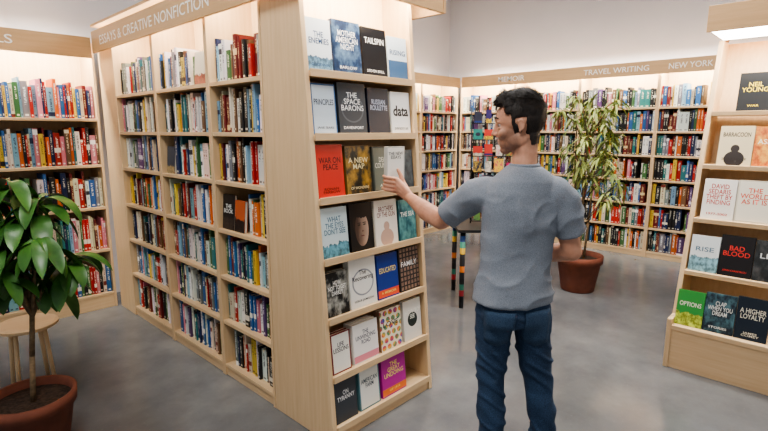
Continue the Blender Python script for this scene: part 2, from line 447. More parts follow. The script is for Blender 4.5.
def folds(c, n):
    a = noise.noise(Vector((c.x * 6, c.y * 6, c.z * 7))) * .005
    b = noise.noise(Vector((c.x * 8 + c.z * 7, c.y * 8, c.z * 5 - c.x * 6))) * .005
    low = max(0, min(1, (1.1 - c.z) * 3.5))
    r = 1 - abs(noise.noise(Vector((c.x * 5 + c.z * 3, c.y * 5, c.z * 11 - c.x * 4)))) * 2.6
    sh = max(0, 1 - abs(c.z - 1.2) / .15)
    r2 = 1 - abs(noise.noise(Vector((c.x * 7 - c.z * 6, c.y * 6, c.z * 7 + c.x * 5 + 4)))) * 2.8
    return .001 + a + b + max(0, r) ** 1.5 * .013 * low + max(0, r2) ** 1.5 * .010 * sh
g = Geo()
loft(g, [(-.022, 0, .845, .179, .122), (-.022, 0, .9, .172, .118), (-.02, 0, .98, .159, .11), (-.016, 0, 1.06, .154, .104), (-.01, 0, 1.16, .162, .106), (-.004, 0, 1.26, .177, .108), (-.002, 0, 1.325, .176, .1), (0, .0, 1.37, .15, .09), (0, .004, 1.402, .108, .078), (.002, .008, 1.43, .068, .064)], YAW, e=2.2)
tube(g, [(-.15, .02, 1.31), (-.19, .045, 1.3), (-.295, .16, 1.195)], [.076, .073, .062], flat_end=True, seg=28)
tube(g, [(.135, -.005, 1.312), (.168, -.006, 1.285), (.215, .0, 1.135)], [.076, .072, .06], flat_end=True, seg=28)
remesh(g, 'tshirt', TEE, .006, 6, person, disp=folds, label='heathered blue-grey short sleeved t-shirt')
vv, ff = [], []
for i in range(36):
    a = 2 * math.pi * i / 36
    for j in range(8):
        b = 2 * math.pi * j / 8
        R = .060 + .006 * math.cos(b); vv.append((R * math.cos(a) + .004, R * math.sin(a) * .97 + .010, 1.434 + .008 * math.sin(b)))
for i in range(36):
    for j in range(8): ff.append((i * 8 + j, ((i + 1) % 36) * 8 + j, ((i + 1) % 36) * 8 + (j + 1) % 8, i * 8 + (j + 1) % 8))
mobj('collar', vv, ff, TEE, person, smooth=True)
def jfold(c, n):
    r = max(0, 1 - abs(noise.noise(Vector((c.x * 9 + c.z * 4, c.y * 8, c.z * 14 + c.x * 8)))) * 3.5)
    return noise.noise(Vector((c.x * 8, c.y * 8, c.z * 8))) * .006 + r * .009 * (1 if c.z < .62 else .5)
g = Geo()
loft(g, [(-.02, 0, .745, .15, .11), (-.02, 0, .8, .158, .115), (-.02, 0, .9, .148, .103)], YAW)
tube(g, [(-.096, 0, .8), (-.1, .01, .68), (-.102, .02, .47), (-.097, -.005, .28), (-.092, -.01, .075)], [.087, .08, .062, .057, .05], flat_end=True, seg=28)
tube(g, [(.062, 0, .8), (.077, .01, .68), (.111, .02, .47), (.14, .0, .28), (.154, 0, .075)], [.087, .08, .062, .057, .05], flat_end=True, seg=28)
jeans = remesh(g, 'jeans', DENIM, .006, 3, person, disp=jfold, label='dark indigo denim jeans')
DEN2 = cloth('worn_denim_pocket', C(30, 48, 70), C(68, 92, 120), 300, 7, 0.3)
for cx in (-.1, .065):
    v, f = [], []
    for j in range(9):
        for i in range(9):
            u = i / 8 - .5; w = j / 8
            zz = .825 - w * .15 - (0.02 * (1 - abs(u) * 2) if j == 8 else 0)
            v.append((cx + u * .125 * (1 - w * .12), -.2, zz))
    for j in range(8):
        for i in range(8): f.append((j * 9 + i, j * 9 + i + 1, j * 9 + i + 10, j * 9 + i + 9))
    o = mobj('back_pocket', v, f, DEN2, person, smooth=True)
    sw = o.modifiers.new('w', 'SHRINKWRAP'); sw.target = jeans; sw.wrap_method = 'PROJECT'; sw.use_project_y = True; sw.use_positive_direction = True; sw.use_negative_direction = False; sw.offset = .004
    so = o.modifiers.new('s', 'SOLIDIFY'); so.thickness = .003
for fx, fy in ((-.094, .05), (.162, .06)):
    g = Geo()
    ell(g, (fx, fy, .05), (.046, .135, .035)); ell(g, (fx, fy - .06, .07), (.042, .06, .05)); ell(g, (fx, fy + .01, .022), (.048, .145, .02))
    remesh(g, 'shoe', WHITE, .006, 2, person, label='white canvas sneaker')

# ================================================================= ROOM
def struct(name, b, mat):
    o = box(name, b, mat, bevel=0); o['kind'] = 'structure'; return o
struct('floor', (-3, 7.2, -3, 5.3, -.1, 0), FLOOR)
struct('wall_back', (7.0, 7.1, -3, 5.2, 0, 3.9), WALL)
struct('wall_left', (-3, 7.1, 5.12, 5.22, 0, 3.9), WALL)
struct('ceiling', (-3, 7.1, -3, 5.22, 3.9, 4.0), CEIL)
struct('trim_1', (-3, .92, 5.075, 5.119, 2.35, 3.9), WALL)

# ================================================================= BOOKS
PAL = [('white', (236, 234, 228), 17, (60, 60, 70)), ('cream', (226, 214, 188), 11, (120, 50, 40)), ('black', (28, 28, 30), 14, (220, 215, 200)),
       ('dark blue', (28, 44, 84), 7, (225, 220, 205)), ('blue', (46, 98, 156), 6, (240, 236, 220)), ('light blue', (136, 174, 196), 5, (30, 40, 70)),
       ('teal', (44, 114, 116), 4, (236, 230, 205)), ('green', (68, 108, 62), 4, (236, 232, 210)), ('red', (178, 40, 34), 9, (244, 236, 220)),
       ('dark red', (108, 32, 32), 5, (226, 200, 150)), ('orange', (212, 106, 44), 5, (250, 244, 230)), ('yellow', (226, 190, 76), 5, (40, 34, 30)),
       ('pink', (212, 130, 142), 3, (250, 244, 240)), ('purple', (98, 68, 116), 2, (236, 226, 236)), ('grey', (126, 128, 130), 7, (245, 245, 245)), ('brown', (112, 82, 58), 6, (236, 220, 190))]
PALW = [p[2] for p in PAL]
SPECS = []
def frame(loc, rot): return Matrix.Translation(loc) @ Matrix.Rotation(rot, 4, 'Z')
def fill(F, x0, x1, z, hmax, depth, group, front=.03, hr=(.195, .264), dens=1.0, tr=(.012, .034), bright=0, gaps=.012):
    x = x0 + .004
    while x < x1 - .016:
        if random.random() > dens or random.random() < gaps:
            x += random.uniform(.015, .06); continue
        t = random.uniform(*tr) if random.random() < .75 else random.uniform(tr[1], tr[1] * 1.5)
        if x + t > x1 - .002:
            t = x1 - .003 - x
            if t < .01: break
        h = min(hmax, random.uniform(*hr) if random.random() < .85 else hr[0] * random.uniform(.85, 1)); d = min(depth - front - .03, h * random.uniform(.6, .7))
        pi = random.choices(range(len(PAL)), PALW)[0]
        if bright and PAL[pi][0] in ('black', 'brown', 'grey', 'white') and random.random() < .6: pi = random.choice([4, 5, 6, 8, 10, 11, 12])
        same = random.random() < .07
        sd = random.random()
        for r in range(2 if same else 1):
            if x + t > x1 - .002: break
            SPECS.append((F @ Matrix.Translation((x + t / 2, front + random.uniform(0, .02), z)), t, h, d, pi, sd, group))
            x += t + .0008
def book_geo(t, h, d):
    c = min(.0025, t * .15)
    P = [(-t / 2, d), (-t / 2, .002), (-t / 4, -.0006), (t / 4, -.0006), (t / 2, .002), (t / 2, d), (t / 2 - c, d), (t / 2 - c, .005), (-t / 2 + c, .005), (-t / 2 + c, d)]
    n = len(P)
    v = [(x, y + .001, 0) for x, y in P] + [(x, y + .001, h) for x, y in P]
    f, mi, uv = [], [], []
    for i in range(n):
        j = (i + 1) % n; f.append((i, j, n + j, n + i)); mi.append(0)
        if i in (1, 2, 3): uv += [(P[i][0] / t + .5, 0), (P[j][0] / t + .5, 0), (P[j][0] / t + .5, 1), (P[i][0] / t + .5, 1)]
        else: uv += [(0, -1)] * 4
    f.append(tuple(range(n - 1, -1, -1))); mi.append(0); uv += [(0, -1)] * n
    f.append(tuple(range(n, 2 * n))); mi.append(0); uv += [(0, -1)] * n
    bv, bf = boxg(-t / 2 + c, t / 2 - c, .006, d - .003, .003, h - .004)
    o = len(v); v += bv
    for q in bf: f.append(tuple(o + k for k in q)); mi.append(1); uv += [(0, -1)] * 4
    return v, f, mi, uv
def jit(c, s, a=.14):
    r = random.Random(s * 999); k = 1 + r.uniform(-a * 1.8, a)
    return tuple(max(0, min(1, lin(x) * k * (1 + r.uniform(-.1, .1)))) for x in c)
def make_books():
    cam = Vector((0, 0, 1.58)); fw = Vector((.7254, .6884, 0)); rtv = Vector((.6884, -.7254, 0))
    def size(s):
        p = s[0].translation; dd = (p - cam).dot(fw)
        px = 384 + 490 * (p - cam).dot(rtv) / max(.1, dd)
        vis = 1 if 0 < px < 768 and dd > .2 else .001
        if s[6].startswith('books on the long') and px > 262: vis = .001
        if 262 < px < 425 and dd > 3: vis = .001
        if p.z + s[2] > 2.06: vis *= .6
        nrm = abs((s[0].to_3x3() @ Vector((0, 1, 0))).dot((p - cam).normalized()))
        return -s[1] * s[2] * nrm * vis / (dd * dd)
    SPECS.sort(key=size)
    NI = 256
    for s in SPECS[:NI]:
        M, t, h, d, pi, sd, g = s
        v, f, mi, uv = book_geo(t, h, d)
        o = mobj('book', v, f, [SPINE, PAGES], mi=mi)
        o.matrix_world = M
        me = o.data; l = me.uv_layers.new(name='UVMap'); l.data.foreach_set('uv', [k for q in uv for k in q])
        me.color_attributes.new('Col', 'FLOAT_COLOR', 'POINT'); me.color_attributes.new('Tcol', 'FLOAT_COLOR', 'POINT')
        cc = jit(PAL[pi][1], sd) + (1,); tc = tuple(lin(x) for x in PAL[pi][3]) + (sd,)
        me.color_attributes['Col'].data.foreach_set('color', cc * len(me.vertices)); me.color_attributes['Tcol'].data.foreach_set('color', tc * len(me.vertices))
        th = 'thick' if t > .032 else ('slim' if t < .02 else 'medium')
        meta(o, '%s %s book with spine out on a wooden shelf' % (th, PAL[pi][0]), 'book', g)
    V, Fc, MI, UV, CA, TA = [], [], [], [], [], []
    for s in SPECS[NI:]:
        M, t, h, d, pi, sd, g = s
        v, f, mi, uv = book_geo(t, h, d); o = len(V)
        V += [tuple(M @ Vector(p)) for p in v]; Fc += [tuple(o + k for k in q) for q in f]; MI += mi; UV += uv
        cc = jit(PAL[pi][1], sd) + (1,); tc = tuple(lin(x) for x in PAL[pi][3]) + (sd,)
        CA += list(cc) * len(v); TA += list(tc) * len(v)
    o = mobj('shelved_books', V, Fc, [SPINE, PAGES], mi=MI, label='many multicoloured books filling the more distant shelves', category='books', kind='stuff')
    me = o.data; l = me.uv_layers.new(name='UVMap'); l.data.foreach_set('uv', [k for q in UV for k in q])
    me.color_attributes.new('Col', 'FLOAT_COLOR', 'POINT'); me.color_attributes.new('Tcol', 'FLOAT_COLOR', 'POINT')
    me.color_attributes['Col'].data.foreach_set('color', CA); me.color_attributes['Tcol'].data.foreach_set('color', TA)

def face_book(F, x, y, z, w, h, t, base, accent, kind, title, tcol, label, group, lean=.12, yaw=0.0, tz=.6, th=.35):
    c = .0025
    P = [(-w / 2, 0), (w / 2, 0), (w / 2, c), (-w / 2 + c, c), (-w / 2 + c, t - c), (w / 2, t - c), (w / 2, t), (-w / 2, t)]
    n = len(P); v = [(a, b, 0) for a, b in P] + [(a, b, h) for a, b in P]
    f, mi, uv = [], [], []
    for i in range(n):
        j = (i + 1) % n; f.append((i, j, n + j, n + i)); mi.append(0)
        uv += ([(0, 0), (1, 0), (1, 1), (0, 1)] if i == 0 else [(.01, .62)] * 4)
    f.append(tuple(range(n - 1, -1, -1))); mi.append(0); uv += [(.01, .62)] * n
    f.append(tuple(range(n, 2 * n))); mi.append(0); uv += [(.01, .62)] * n
    bv, bf = boxg(-w / 2 + c, w / 2 - .003, c, t - c, .003, h - .003); o0 = len(v); v += bv
    for q in bf: f.append(tuple(o0 + k for k in q)); mi.append(1); uv += [(0, 0)] * 4
    o = mobj('book', v, f, [cover_mat(base, accent, kind), PAGES], mi=mi)
    o.matrix_world = F @ Matrix.Translation((x, y, z)) @ Matrix.Rotation(yaw, 4, 'Z') @ Matrix.Rotation(-lean, 4, 'X')
    l = o.data.uv_layers.new(name='UVMap'); l.data.foreach_set('uv', [k for q in uv for k in q])
    meta(o, label, 'book', group)
    if title:
        parts = title.split('|'); mt = pmat('cover_ink', C(*tcol), .5, 0)
        text(o, parts[0], 0, h * tz, -.0006, w * .8, h * th * .85, mt, 'cover_lettering')
        if len(parts) > 1: text(o, parts[1], 0, h * .13, -.0006, w * .72, h * .055 * (1 + parts[1].count('\n')), mt, 'cover_lettering')
    return o

# ================================================================= BOOKCASES
def bookcase(loc, rot, W, D, H, sz, label, plinth=True):
    e = empty('bookcase', loc, rot, label=label, category='bookcase', group='wooden bookcases')
    box('side_panel', (0, .02, 0, D, 0, H), W_V, e); box('side_panel', (W - .02, W, 0, D, 0, H), W_V, e)
    box('back_panel', (.02, W - .02, D - .012, D, 0, H), W_V, e, bevel=0)
    for z in sz: box('shelf', (.02, W - .02, .004, D - .012, z - .024, z), W_H, e)
    if sz[0] > .05: box('plinth', (.02, W - .02, .012, .03, 0, sz[0] - .024), W_H, e, bevel=0)
    return frame(loc, rot)
def led(F, x0, x1, y, z, power, dirv=(0, .55, -.85), parent=None):
    L = bpy.data.lights.new('shelf_light', 'AREA'); L.shape = 'RECTANGLE'; L.size = x1 - x0; L.size_y = .04; L.energy = power; L.color = (1.0, .94, .82)
    o = bpy.data.objects.new('shelf_light', L); COL.objects.link(o)
    q = Vector(dirv).to_track_quat('-Z', 'Y').to_matrix().to_4x4()
    o.matrix_world = F @ Matrix.Translation(((x0 + x1) / 2, y, z)) @ q
def fascia(loc, rot, L, h, label, th=.02):
    e = empty('sign_fascia', loc, rot, label=label, category='sign board')
    box('board', (0, L, 0, th, 0, h), W_F, e)
    box('light_strip', (.02, L - .02, th, th + .025, h - .03, h - .01), LED, e, bevel=0)
    return e
R90 = math.radians(-90)
SZ7 = [.08, .38, .68, .98, 1.28, 1.57, 1.86]
bays = [(4.38, 3.6), (3.6, 2.83), (2.83, 2.245)]
GL = 'books on the long maple bookcase'
for bi, (ya, yb) in enumerate(bays):
    W = ya - yb
    F = bookcase((1.455, ya, 0), R90, W, .32, 2.38, SZ7, 'light maple bookcase bay filled with nonfiction books')
    for r, z in enumerate(SZ7):
        a = .022; b = W - .022
        if bi == 2 and r == 3:
            face_book(F, .10, .03, z, .135, .215, .02, (20, 20, 24), (60, 50, 46), 'foot', 'THE\nBOOK', (236, 236, 230), 'black paperback with white lettering facing out on shelf', GL, lean=.08, th=.3)
            face_book(F, .23, .03, z, .11, .19, .02, (186, 90, 50), (40, 30, 30), 'foot', '', (0, 0, 0), 'orange and brown paperback facing out on shelf', GL, lean=.08)
            a = .30
        if bi == 1 and r == 6:
            face_book(F, .62, .03, z, .15, .2, .02, (216, 206, 186), (160, 60, 50), 'foot', '', (0, 0, 0), 'cream paperback facing out on shelf', GL, lean=.08); b = .53
        if bi == 1 and r == 4:
            face_book(F, .1, .03, z, .12, .19, .02, (60, 70, 84), (180, 160, 120), 'foot', '', (0, 0, 0), 'slate blue paperback facing out on shelf', GL, lean=.08); a = .17
        fill(F, a, b, z, .266, .3, GL, dens=(.9 if r == 6 else .997), front=.035)
e = empty('corner_panel', (1.455, 4.70, 0), R90, label='plain maple filler panel closing the bookcase corner', category='panel')
box('board', (0, .32, 0, .03, 0, 2.36), W_V, e)
fa = fascia((1.405, 4.66, 2.21), R90, 2.825, .17, 'maple sign board with engraved section heading above shelves')
text(fa, 'ESSAYS & CREATIVE NONFICTION', 1.10, .08, -.0012, 1.8, .07, LETTER)
fb = fascia((1.405, 1.81, 2.25), 0, 1.0, .15, 'maple fascia board crowning the end display')
ft = empty('canopy', (1.405, 1.81, 2.415), 0, label='flat maple canopy board capping the freestanding bookcase', category='canopy')
box('board', (0, 1.025, 0, 2.85, 0, .02), W_F, ft)
box('side_board', (1.005, 1.025, .0, 2.85, -.165, 0), W_F, ft)
led(frame((1.405, 4.66, 2.25), R90), .05, 2.35, .045, .12, 58)
led(frame((1.455, 1.81, 2.25), 0), .05, .8, .05, .12, 16)

EO = Vector((1.455, 1.73, 0)); EF = frame(EO, 0)
ec = empty('display_bookcase', EO, 0, label='tapered maple end-of-aisle display bookcase with face-out books', category='bookcase')
SL = .088; HH = 2.40
prism_x('side_panel', [(0, 0), (.51, 0), (.51, HH), (SL * HH, HH)], 0, .03, W_V, ec, .003)
prism_x('side_panel', [(0, 0), (.51, 0), (.51, HH), (SL * HH, HH)], .775, .805, W_V, ec, .003)
prism_x('back_panel', [(.2, 0), (.215, 0), (.215 + SL * HH, HH), (.2 + SL * HH, HH)], .03, .775, W_V, ec, 0)
EZ = [.085, .35, .65, .95, 1.25, 1.56, 1.86]
for z in EZ:
    prism_x('shelf', [(SL * z - .004, z - .028), (SL * z + .2, z - .028), (SL * z + .2, z), (SL * z - .004, z)], .03, .775, W_H, ec)
    prism_x('shelf_lip', [(SL * z - .012, z - .028), (SL * z - .0045, z - .028), (SL * z - .0045, z + .008), (SL * z - .012, z + .008)], .03, .775, W_H, ec, .001)
box('plinth', (.03, .775, .012, .03, 0, .057), W_H, ec, bevel=0)
G = 'face-out books on the end display'
ROWS = {
 6: [(.155, .25, (222, 230, 236), (120, 160, 190), 'foot', 'THE\nENEMIES|GOODWIN', (40, 70, 110), 'white and pale blue hardback'),
     (.19, .265, (36, 58, 92), (110, 140, 170), 'noise', 'MOTHER\nAMERICAN\nNIGHT|BARLOW', (245, 245, 245), 'dark blue hardback with white title'),
     (.185, .258, (22, 22, 26), (22, 22, 26), 'plain', 'TAILSPIN|STEVEN BRILL', (240, 240, 236), 'black hardback with white title'),
     (.16, .235, (60, 96, 136), (210, 222, 232), 'split', 'RISING', (40, 70, 110), 'pale blue and navy hardback')],
 5: [(.155, .245, (196, 210, 222), (60, 100, 150), 'frame', 'PRINCIPLES|JANE SEARS', (20, 30, 60), 'pale blue paperback'),
     (.195, .26, (46, 54, 64), (74, 84, 94), 'ring', 'THE\nSPACE\nBARONS|DAVENPORT', (235, 238, 240), 'slate grey hardback with planet ring'),
     (.165, .245, (18, 24, 44), (18, 24, 44), 'plain', 'RUSSIAN\nROULETTE', (190, 200, 220), 'navy hardback'),
     (.16, .235, (236, 236, 234), (236, 236, 234), 'plain', 'data|EVERYBODY LIES', (20, 20, 24), 'white paperback with bold black title')],
 4: [(.175, .262, (206, 50, 36), (240, 190, 60), 'plain', 'WAR ON\nPEACE|RONAN\nFARROW', (34, 14, 12), 'red hardback with heavy black title'),
     (.18, .252, (60, 54, 40), (190, 146, 60), 'noise', 'A NEW\nMAP|OF WONDERS', (240, 226, 180), 'olive and gold illustrated hardback'),
     (.165, .245, (112, 118, 108), (78, 82, 76), 'frame', 'DEAR\nCOUNTRY|A LIFE', (226, 226, 212), 'grey green hardback'),
     (.15, .22, (52, 64, 74), (90, 104, 110), 'noise', '', (70, 80, 80), 'blue grey hardback')],
 3: [(.175, .25, (206, 222, 226), (110, 170, 190), 'foot', "WHAT\nTHE EYES\nDON'T SEE", (50, 100, 126), 'pale teal hardback'),
     (.17, .252, (20, 20, 22), (196, 168, 148), 'portrait', '', (20, 20, 20), 'black hardback with a portrait photograph'),
     (.18, .25, (226, 220, 210), (190, 160, 144), 'figure', 'BROTHERS\nOF THE GUN', (110, 30, 34), 'cream hardback with maroon title'),
     (.15, .235, (40, 100, 112), (110, 170, 170), 'noise', 'THE SEA', (244, 244, 236), 'teal paperback')],
 2: [(.15, .225, (30, 32, 34), (180, 180, 172), 'noise', 'HOW\nNOT TO GET\nDARKLY', (245, 245, 240), 'black and white paperback'),
     (.195, .262, (228, 226, 220), (150, 154, 160), 'ring', 'The\nRecovering|LESLIE JAMISON', (30, 34, 44), 'white hardback with dark ring'),
     (.17, .25, (30, 58, 140), (226, 90, 60), 'band', 'EDUCATED|A MEMOIR', (240, 220, 120), 'blue hardback with coloured band'),
     (.175, .252, (34, 32, 36), (170, 140, 124), 'grid', 'FAMILY', (240, 240, 240), 'black hardback with a grid of photographs')],
 1: [(.13, .21, (232, 230, 222), (120, 30, 40), 'frame', 'LIFE\nLESSONS', (40, 40, 60), 'white paperback'),
     (.185, .215, (236, 232, 228), (220, 140, 156), 'band', 'THE\nUNWINDING\nROAD', (60, 70, 90), 'white hardback with pink band'),
     (.175, .235, (236, 226, 204), (214, 76, 96), 'dots', 'LOVE', (30, 30, 60), 'cream book with multicoloured dot pattern'),
     (.16, .24, (222, 218, 210), (40, 52, 50), 'disc', 'HOW TO\nSEE', (236, 236, 226), 'white book with dark round motif')],
 0: [(.15, .22, (62, 66, 72), (62, 66, 72), 'plain', 'ON\nTYRANNY', (230, 230, 230), 'dark grey paperback'),
     (.155, .225, (224, 224, 218), (90, 130, 140), 'frame', 'AMERICAN\nFARM', (40, 60, 80), 'white paperback'),
     (.2, .235, (180, 40, 146), (226, 120, 60), 'band', 'THE\nGREAT\nUNDOING|OF 1919', (244, 234, 110), 'magenta hardback with yellow lettering')]}
for r, lst in ROWS.items():
    z = EZ[r]; tot = sum(b[0] for b in lst); sc = min(1.0, .728 / tot); gap = (.735 - tot * sc) / (len(lst))
    if r == 0: gap = .02
    x = .035 + gap / 2
    for i, (w, h, ba, ac, kd, ti, tc, lb) in enumerate(lst):
        w *= sc
        cp = 3 if (r == 1 and i == 1) or (r == 0) else (2 if random.random() < .45 else 1)
        t = .022 if cp > 1 else .026
        for c in range(cp):
            face_book(EF, x + w / 2, SL * z + .018 + c * (t + .002), z + .001, w - .002, h - c * .001, t, ba, ac, kd, ti if c == 0 else '', tc, lb + ' facing out on display shelf', G,
                      lean=.1, tz=(.74 if ti[:4] in ('TAIL', 'BROT') else (.55 if ti.startswith('data') else .64)), th=(.3 if ti.startswith('data') else .14 * (ti.split('|')[0].count('\n') + 1)))
        x += w + gap
hb = face_book(frame((1.915, 1.0, 0), ROT), -.53, .54, 1.285, .14, .212, .02, (240, 240, 234), (190, 192, 188), 'frame', 'THE NEW\nESSAYS', (70, 76, 76), 'off-white paperback held in the man\'s hand', G, lean=0.0, yaw=-ROT, tz=.78, th=.2)

LZ = [.14, .54, .92, 1.29, 1.68]
for xa in (.5, -.43):
    F = bookcase((xa, 4.72, 0), 0, .93, .34, 2.3, LZ, 'light maple wall bookcase with bright paperbacks')
    for r, z in enumerate(LZ):
        fill(F, .022, .908, z, .33, .33, 'books on the wall bookcase', hr=(.24, .32), tr=(.012, .032), bright=1, dens=.997)
fl = fascia((-.43, 4.665, 2.17), 0, 1.83, .165, 'maple sign board with section heading above wall shelves')
text(fl, 'ALS', 1.2, .085, -.0012, .2, .065, LETTER)
led(frame((-.43, 4.665, 2.17), 0), .1, 1.8, .05, .1, 44)
for xa in (4.78, 5.69):
    F = bookcase((xa, 4.64, 0), 0, .91, .34, 2.36, SZ7, 'light maple wall bookcase full of books')
    for z in SZ7: fill(F, .022, .888, z, .27, .33, 'far books', tr=(.014, .04), hr=(.215, .268))
fr = fascia((4.78, 4.59, 2.24), 0, 1.8, .15, 'maple sign board above the corner bookcases')
led(frame((4.78, 4.59, 2.24), 0), .05, 1.75, .05, .1, 36)
ys = [4.62, 3.67, 2.72, 1.77, .82, -.13]
PALW2 = list(PALW); PALW[0] = 12; PALW[1] = 8; PALW[2] = 20
for a, b in zip(ys[:-1], ys[1:]):
    F = bookcase((6.64, a, 0), R90, a - b, .34, 2.36, SZ7, 'light maple back wall bookcase full of books')
    for z in SZ7: fill(F, .022, a - b - .022, z, .27, .33, 'far books', tr=(.014, .04), hr=(.215, .268))
fk = fascia((6.585, 4.57, 2.24), R90, 4.75, .16, 'long maple sign board with section headings above back shelves')
text(fk, 'MEMOIR', .86, .08, -.0015, .42, .07, LETTER)
text(fk, 'TRAVEL WRITING', 2.3, .08, -.0015, .78, .066, LETTER)
text(fk, 'NEW YORK', 3.12, .08, -.0015, .44, .066, LETTER)
led(frame((6.58, 4.57, 2.24), R90), .05, 4.7, .05, .1, 130)

RO = Vector((3.57, .77, 0)); RF = frame(RO, R90)
rd = empty('display_bookcase', RO, R90, label='stepped maple display bookcase with face-out hardbacks and lit canopy', category='bookcase')
RW = 1.5
pol = [(.0, 0), (.9, 0), (.9, 2.2), (.66, 2.2), (.13, .34), (0, .34)]
prism_x('side_panel', pol, 0, .03, W_V, rd, .003); prism_x('side_panel', pol, RW - .03, RW, W_V, rd, .003)
prism_x('back_panel', [(.37, .2), (.39, .2), (.895, 2.2), (.875, 2.2)], .03, RW - .03, W_V, rd, 0)
RZ = [.3, .64, .99, 1.35, 1.71]
def ry(z): return .13 + (z - .34) * .2849 if z > .36 else .02
for z in RZ:
    y0 = ry(z); box('shelf', (.03, RW - .03, y0 - .02, .345 + (z - .2) * .2463, z - .03, z), W_H, rd)
box('plinth', (.03, RW - .03, .012, .03, 0, .27), W_H, rd, bevel=0)
e = empty('canopy', RO, R90, label='projecting maple canopy with lit underside above display', category='canopy')
box('board', (.0, RW, .24, .26, 2.2, 2.36), W_F, e); box('top_board', (0, RW, .261, .9, 2.34, 2.36), W_F, e)
box('end_board', (0, .02, .261, .9, 2.215, 2.34), W_F, e)
box('light_strip', (.025, RW - .03, .265, .66, 2.201, 2.213), LED, e, bevel=0, label='glowing warm white light panel')
led(RF, .05, RW - .05, .45, 2.195, 12, dirv=(0, .1, -1))
G2 = 'face-out hardbacks on the stepped display'
RR = {4: [(.12, None), (.18, .255, (16, 16, 18), (16, 16, 18), 'plain', 'NEIL\nYOUNG|WAR', (240, 214, 70), 'black hardback with yellow title'), (.17, .235, (200, 200, 190), (60, 60, 60), 'frame', '', (0, 0, 0), 'pale hardback')],
      3: [(.06, None), (.19, .265, (224, 208, 172), (44, 34, 30), 'figure', 'BARRACOON|ZORA NEALE\nHURSTON', (40, 30, 24), 'cream hardback with dark figure and title'), (.18, .26, (206, 104, 40), (250, 200, 90), 'noise', 'ASK ME', (250, 240, 220), 'orange hardback')],
      2: [(.02, None), (.185, .272, (238, 234, 226), (238, 234, 226), 'plain', 'DAVID\nSEDARIS\nTHEFT BY\nFINDING|1977-2002', (190, 34, 34), 'white hardback with red title'), (.19, .275, (230, 224, 208), (210, 202, 184), 'frame', 'THE\nWORLD\nAS IT IS', (214, 66, 34), 'pale hardback with red-orange title'), (.165, .225, (60, 90, 120), (60, 90, 120), 'plain', '', (0, 0, 0), 'blue hardback')],
      1: [(.0, None), (.165, .245, (222, 228, 230), (150, 196, 210), 'foot', 'RISE', (90, 120, 140), 'white and pale blue hardback'), (.18, .268, (24, 20, 22), (24, 20, 22), 'plain', 'BAD\nBLOOD|JOHN CARREYROU', (224, 60, 50), 'black hardback with red title'), (.175, .26, (40, 44, 46), (90, 90, 90), 'noise', 'LESS', (230, 230, 230), 'charcoal hardback')],
      0: [(-.01, None), (.155, .235, (60, 150, 70), (200, 220, 90), 'foot', 'OPTIONS', (240, 240, 220), 'green paperback'), (.165, .25, (28, 40, 52), (90, 130, 140), 'noise', 'CLAP\nWHEN YOU\nDREAM|STORIES', (236, 236, 230), 'dark blue illustrated hardback'), (.165, .262, (22, 34, 48), (22, 34, 48), 'plain', 'A HIGHER\nLOYALTY|JAMES\nCOMEY', (226, 220, 200), 'navy hardback with white title')]}
for r, lst in RR.items():
    z = RZ[r]; x = .042 + lst[0][0]
    for (w, h, ba, ac, kd, ti, tc, lb) in lst[1:]:
        yy = ry(z) + .012 if r else .05
        face_book(RF, x + w / 2, yy, z + .001, w, h, .03, ba, ac, kd, ti, tc, lb + ' facing out on stepped display', G2, lean=.2, tz=(.78 if kd == 'figure' else .62), th=.15 * (ti.split('|')[0].count('\n') + 1))
        x += w + .004

# ================================================================= PLANTS
def leaf(V, Fc, p, d, L, Wd, droop, n=8):
    p = Vector(p); d = Vector(d).normalized(); side = d.cross(Vector((0, 0, 1)))
    if side.length < .1: side = Vector((1, 0, 0))
    side.normalize(); o = len(V)
    for i in range(n + 1):
        t = i / n; w = Wd * .5 * (math.sin(math.pi * min(1, t * .93 + .05)) ** .75) * (1 if t > .12 else .25)
        if i == n: w = .001
        up = side.cross(d).normalized()
        V.append(tuple(p - side * w + up * w * .3)); V.append(tuple(p)); V.append(tuple(p + side * w + up * w * .3))
        p = p + d * (L / n); d = (d + Vector((0, 0, -droop / n))).normalized()
    for i in range(n):
        a = o + i * 3
        Fc.append((a, a + 1, a + 4, a + 3)); Fc.append((a + 1, a + 2, a + 5, a + 4))
def pot(parent, r, h):
    v, f = lathe([(0, 0.0), (r * .68, 0), (r * .72, .01), (r * .93, h * .8), (r, h * .8), (r * 1.02, h), (r * .93, h), (r * .9, h * .85), (r * .86, h * .78)], 40)
    mobj('pot', v, f, TERRA, parent, smooth=True, label='round terracotta pot')
    v, f = lathe([(0, h * .87), (r * .5, h * .88), (r * .9, h * .86)], 40); mobj('soil', v, f, SOIL, parent)
pl = empty('potted_plant', (.42, 2.80, 0), ROT, label='broad-leaved dark green houseplant in terracotta pot', category='plant')
pot(pl, .19, .3)
tips = [(.03, 0, 1.36), (.14, .02, 1.27), (-.1, -.03, 1.32), (.19, -.08, 1.12), (-.06, .1, 1.14), (.03, -.12, .98), (.22, .06, .99), (-.14, -.04, 1.05), (.06, .0, 1.2), (.08, .1, .9), (-.16, .05, .9), (.0, -.05, 1.1)]
g = Geo()
tube(g, [(0, 0, .2), (.03, .0, .5), (.05, .01, .72)], [.014, .012, .011], seg=10)
for tx, ty, tz in tips: tube(g, [(.05, .01, .7), (.05 + (tx - .05) * .5, ty * .4, .55 + tz * .35), (tx, ty, tz)], [.010, .007, .004], seg=8)
geo_obj('trunk', g, BARK, pl)
V, Fc = [], []; rn = random.Random(5)
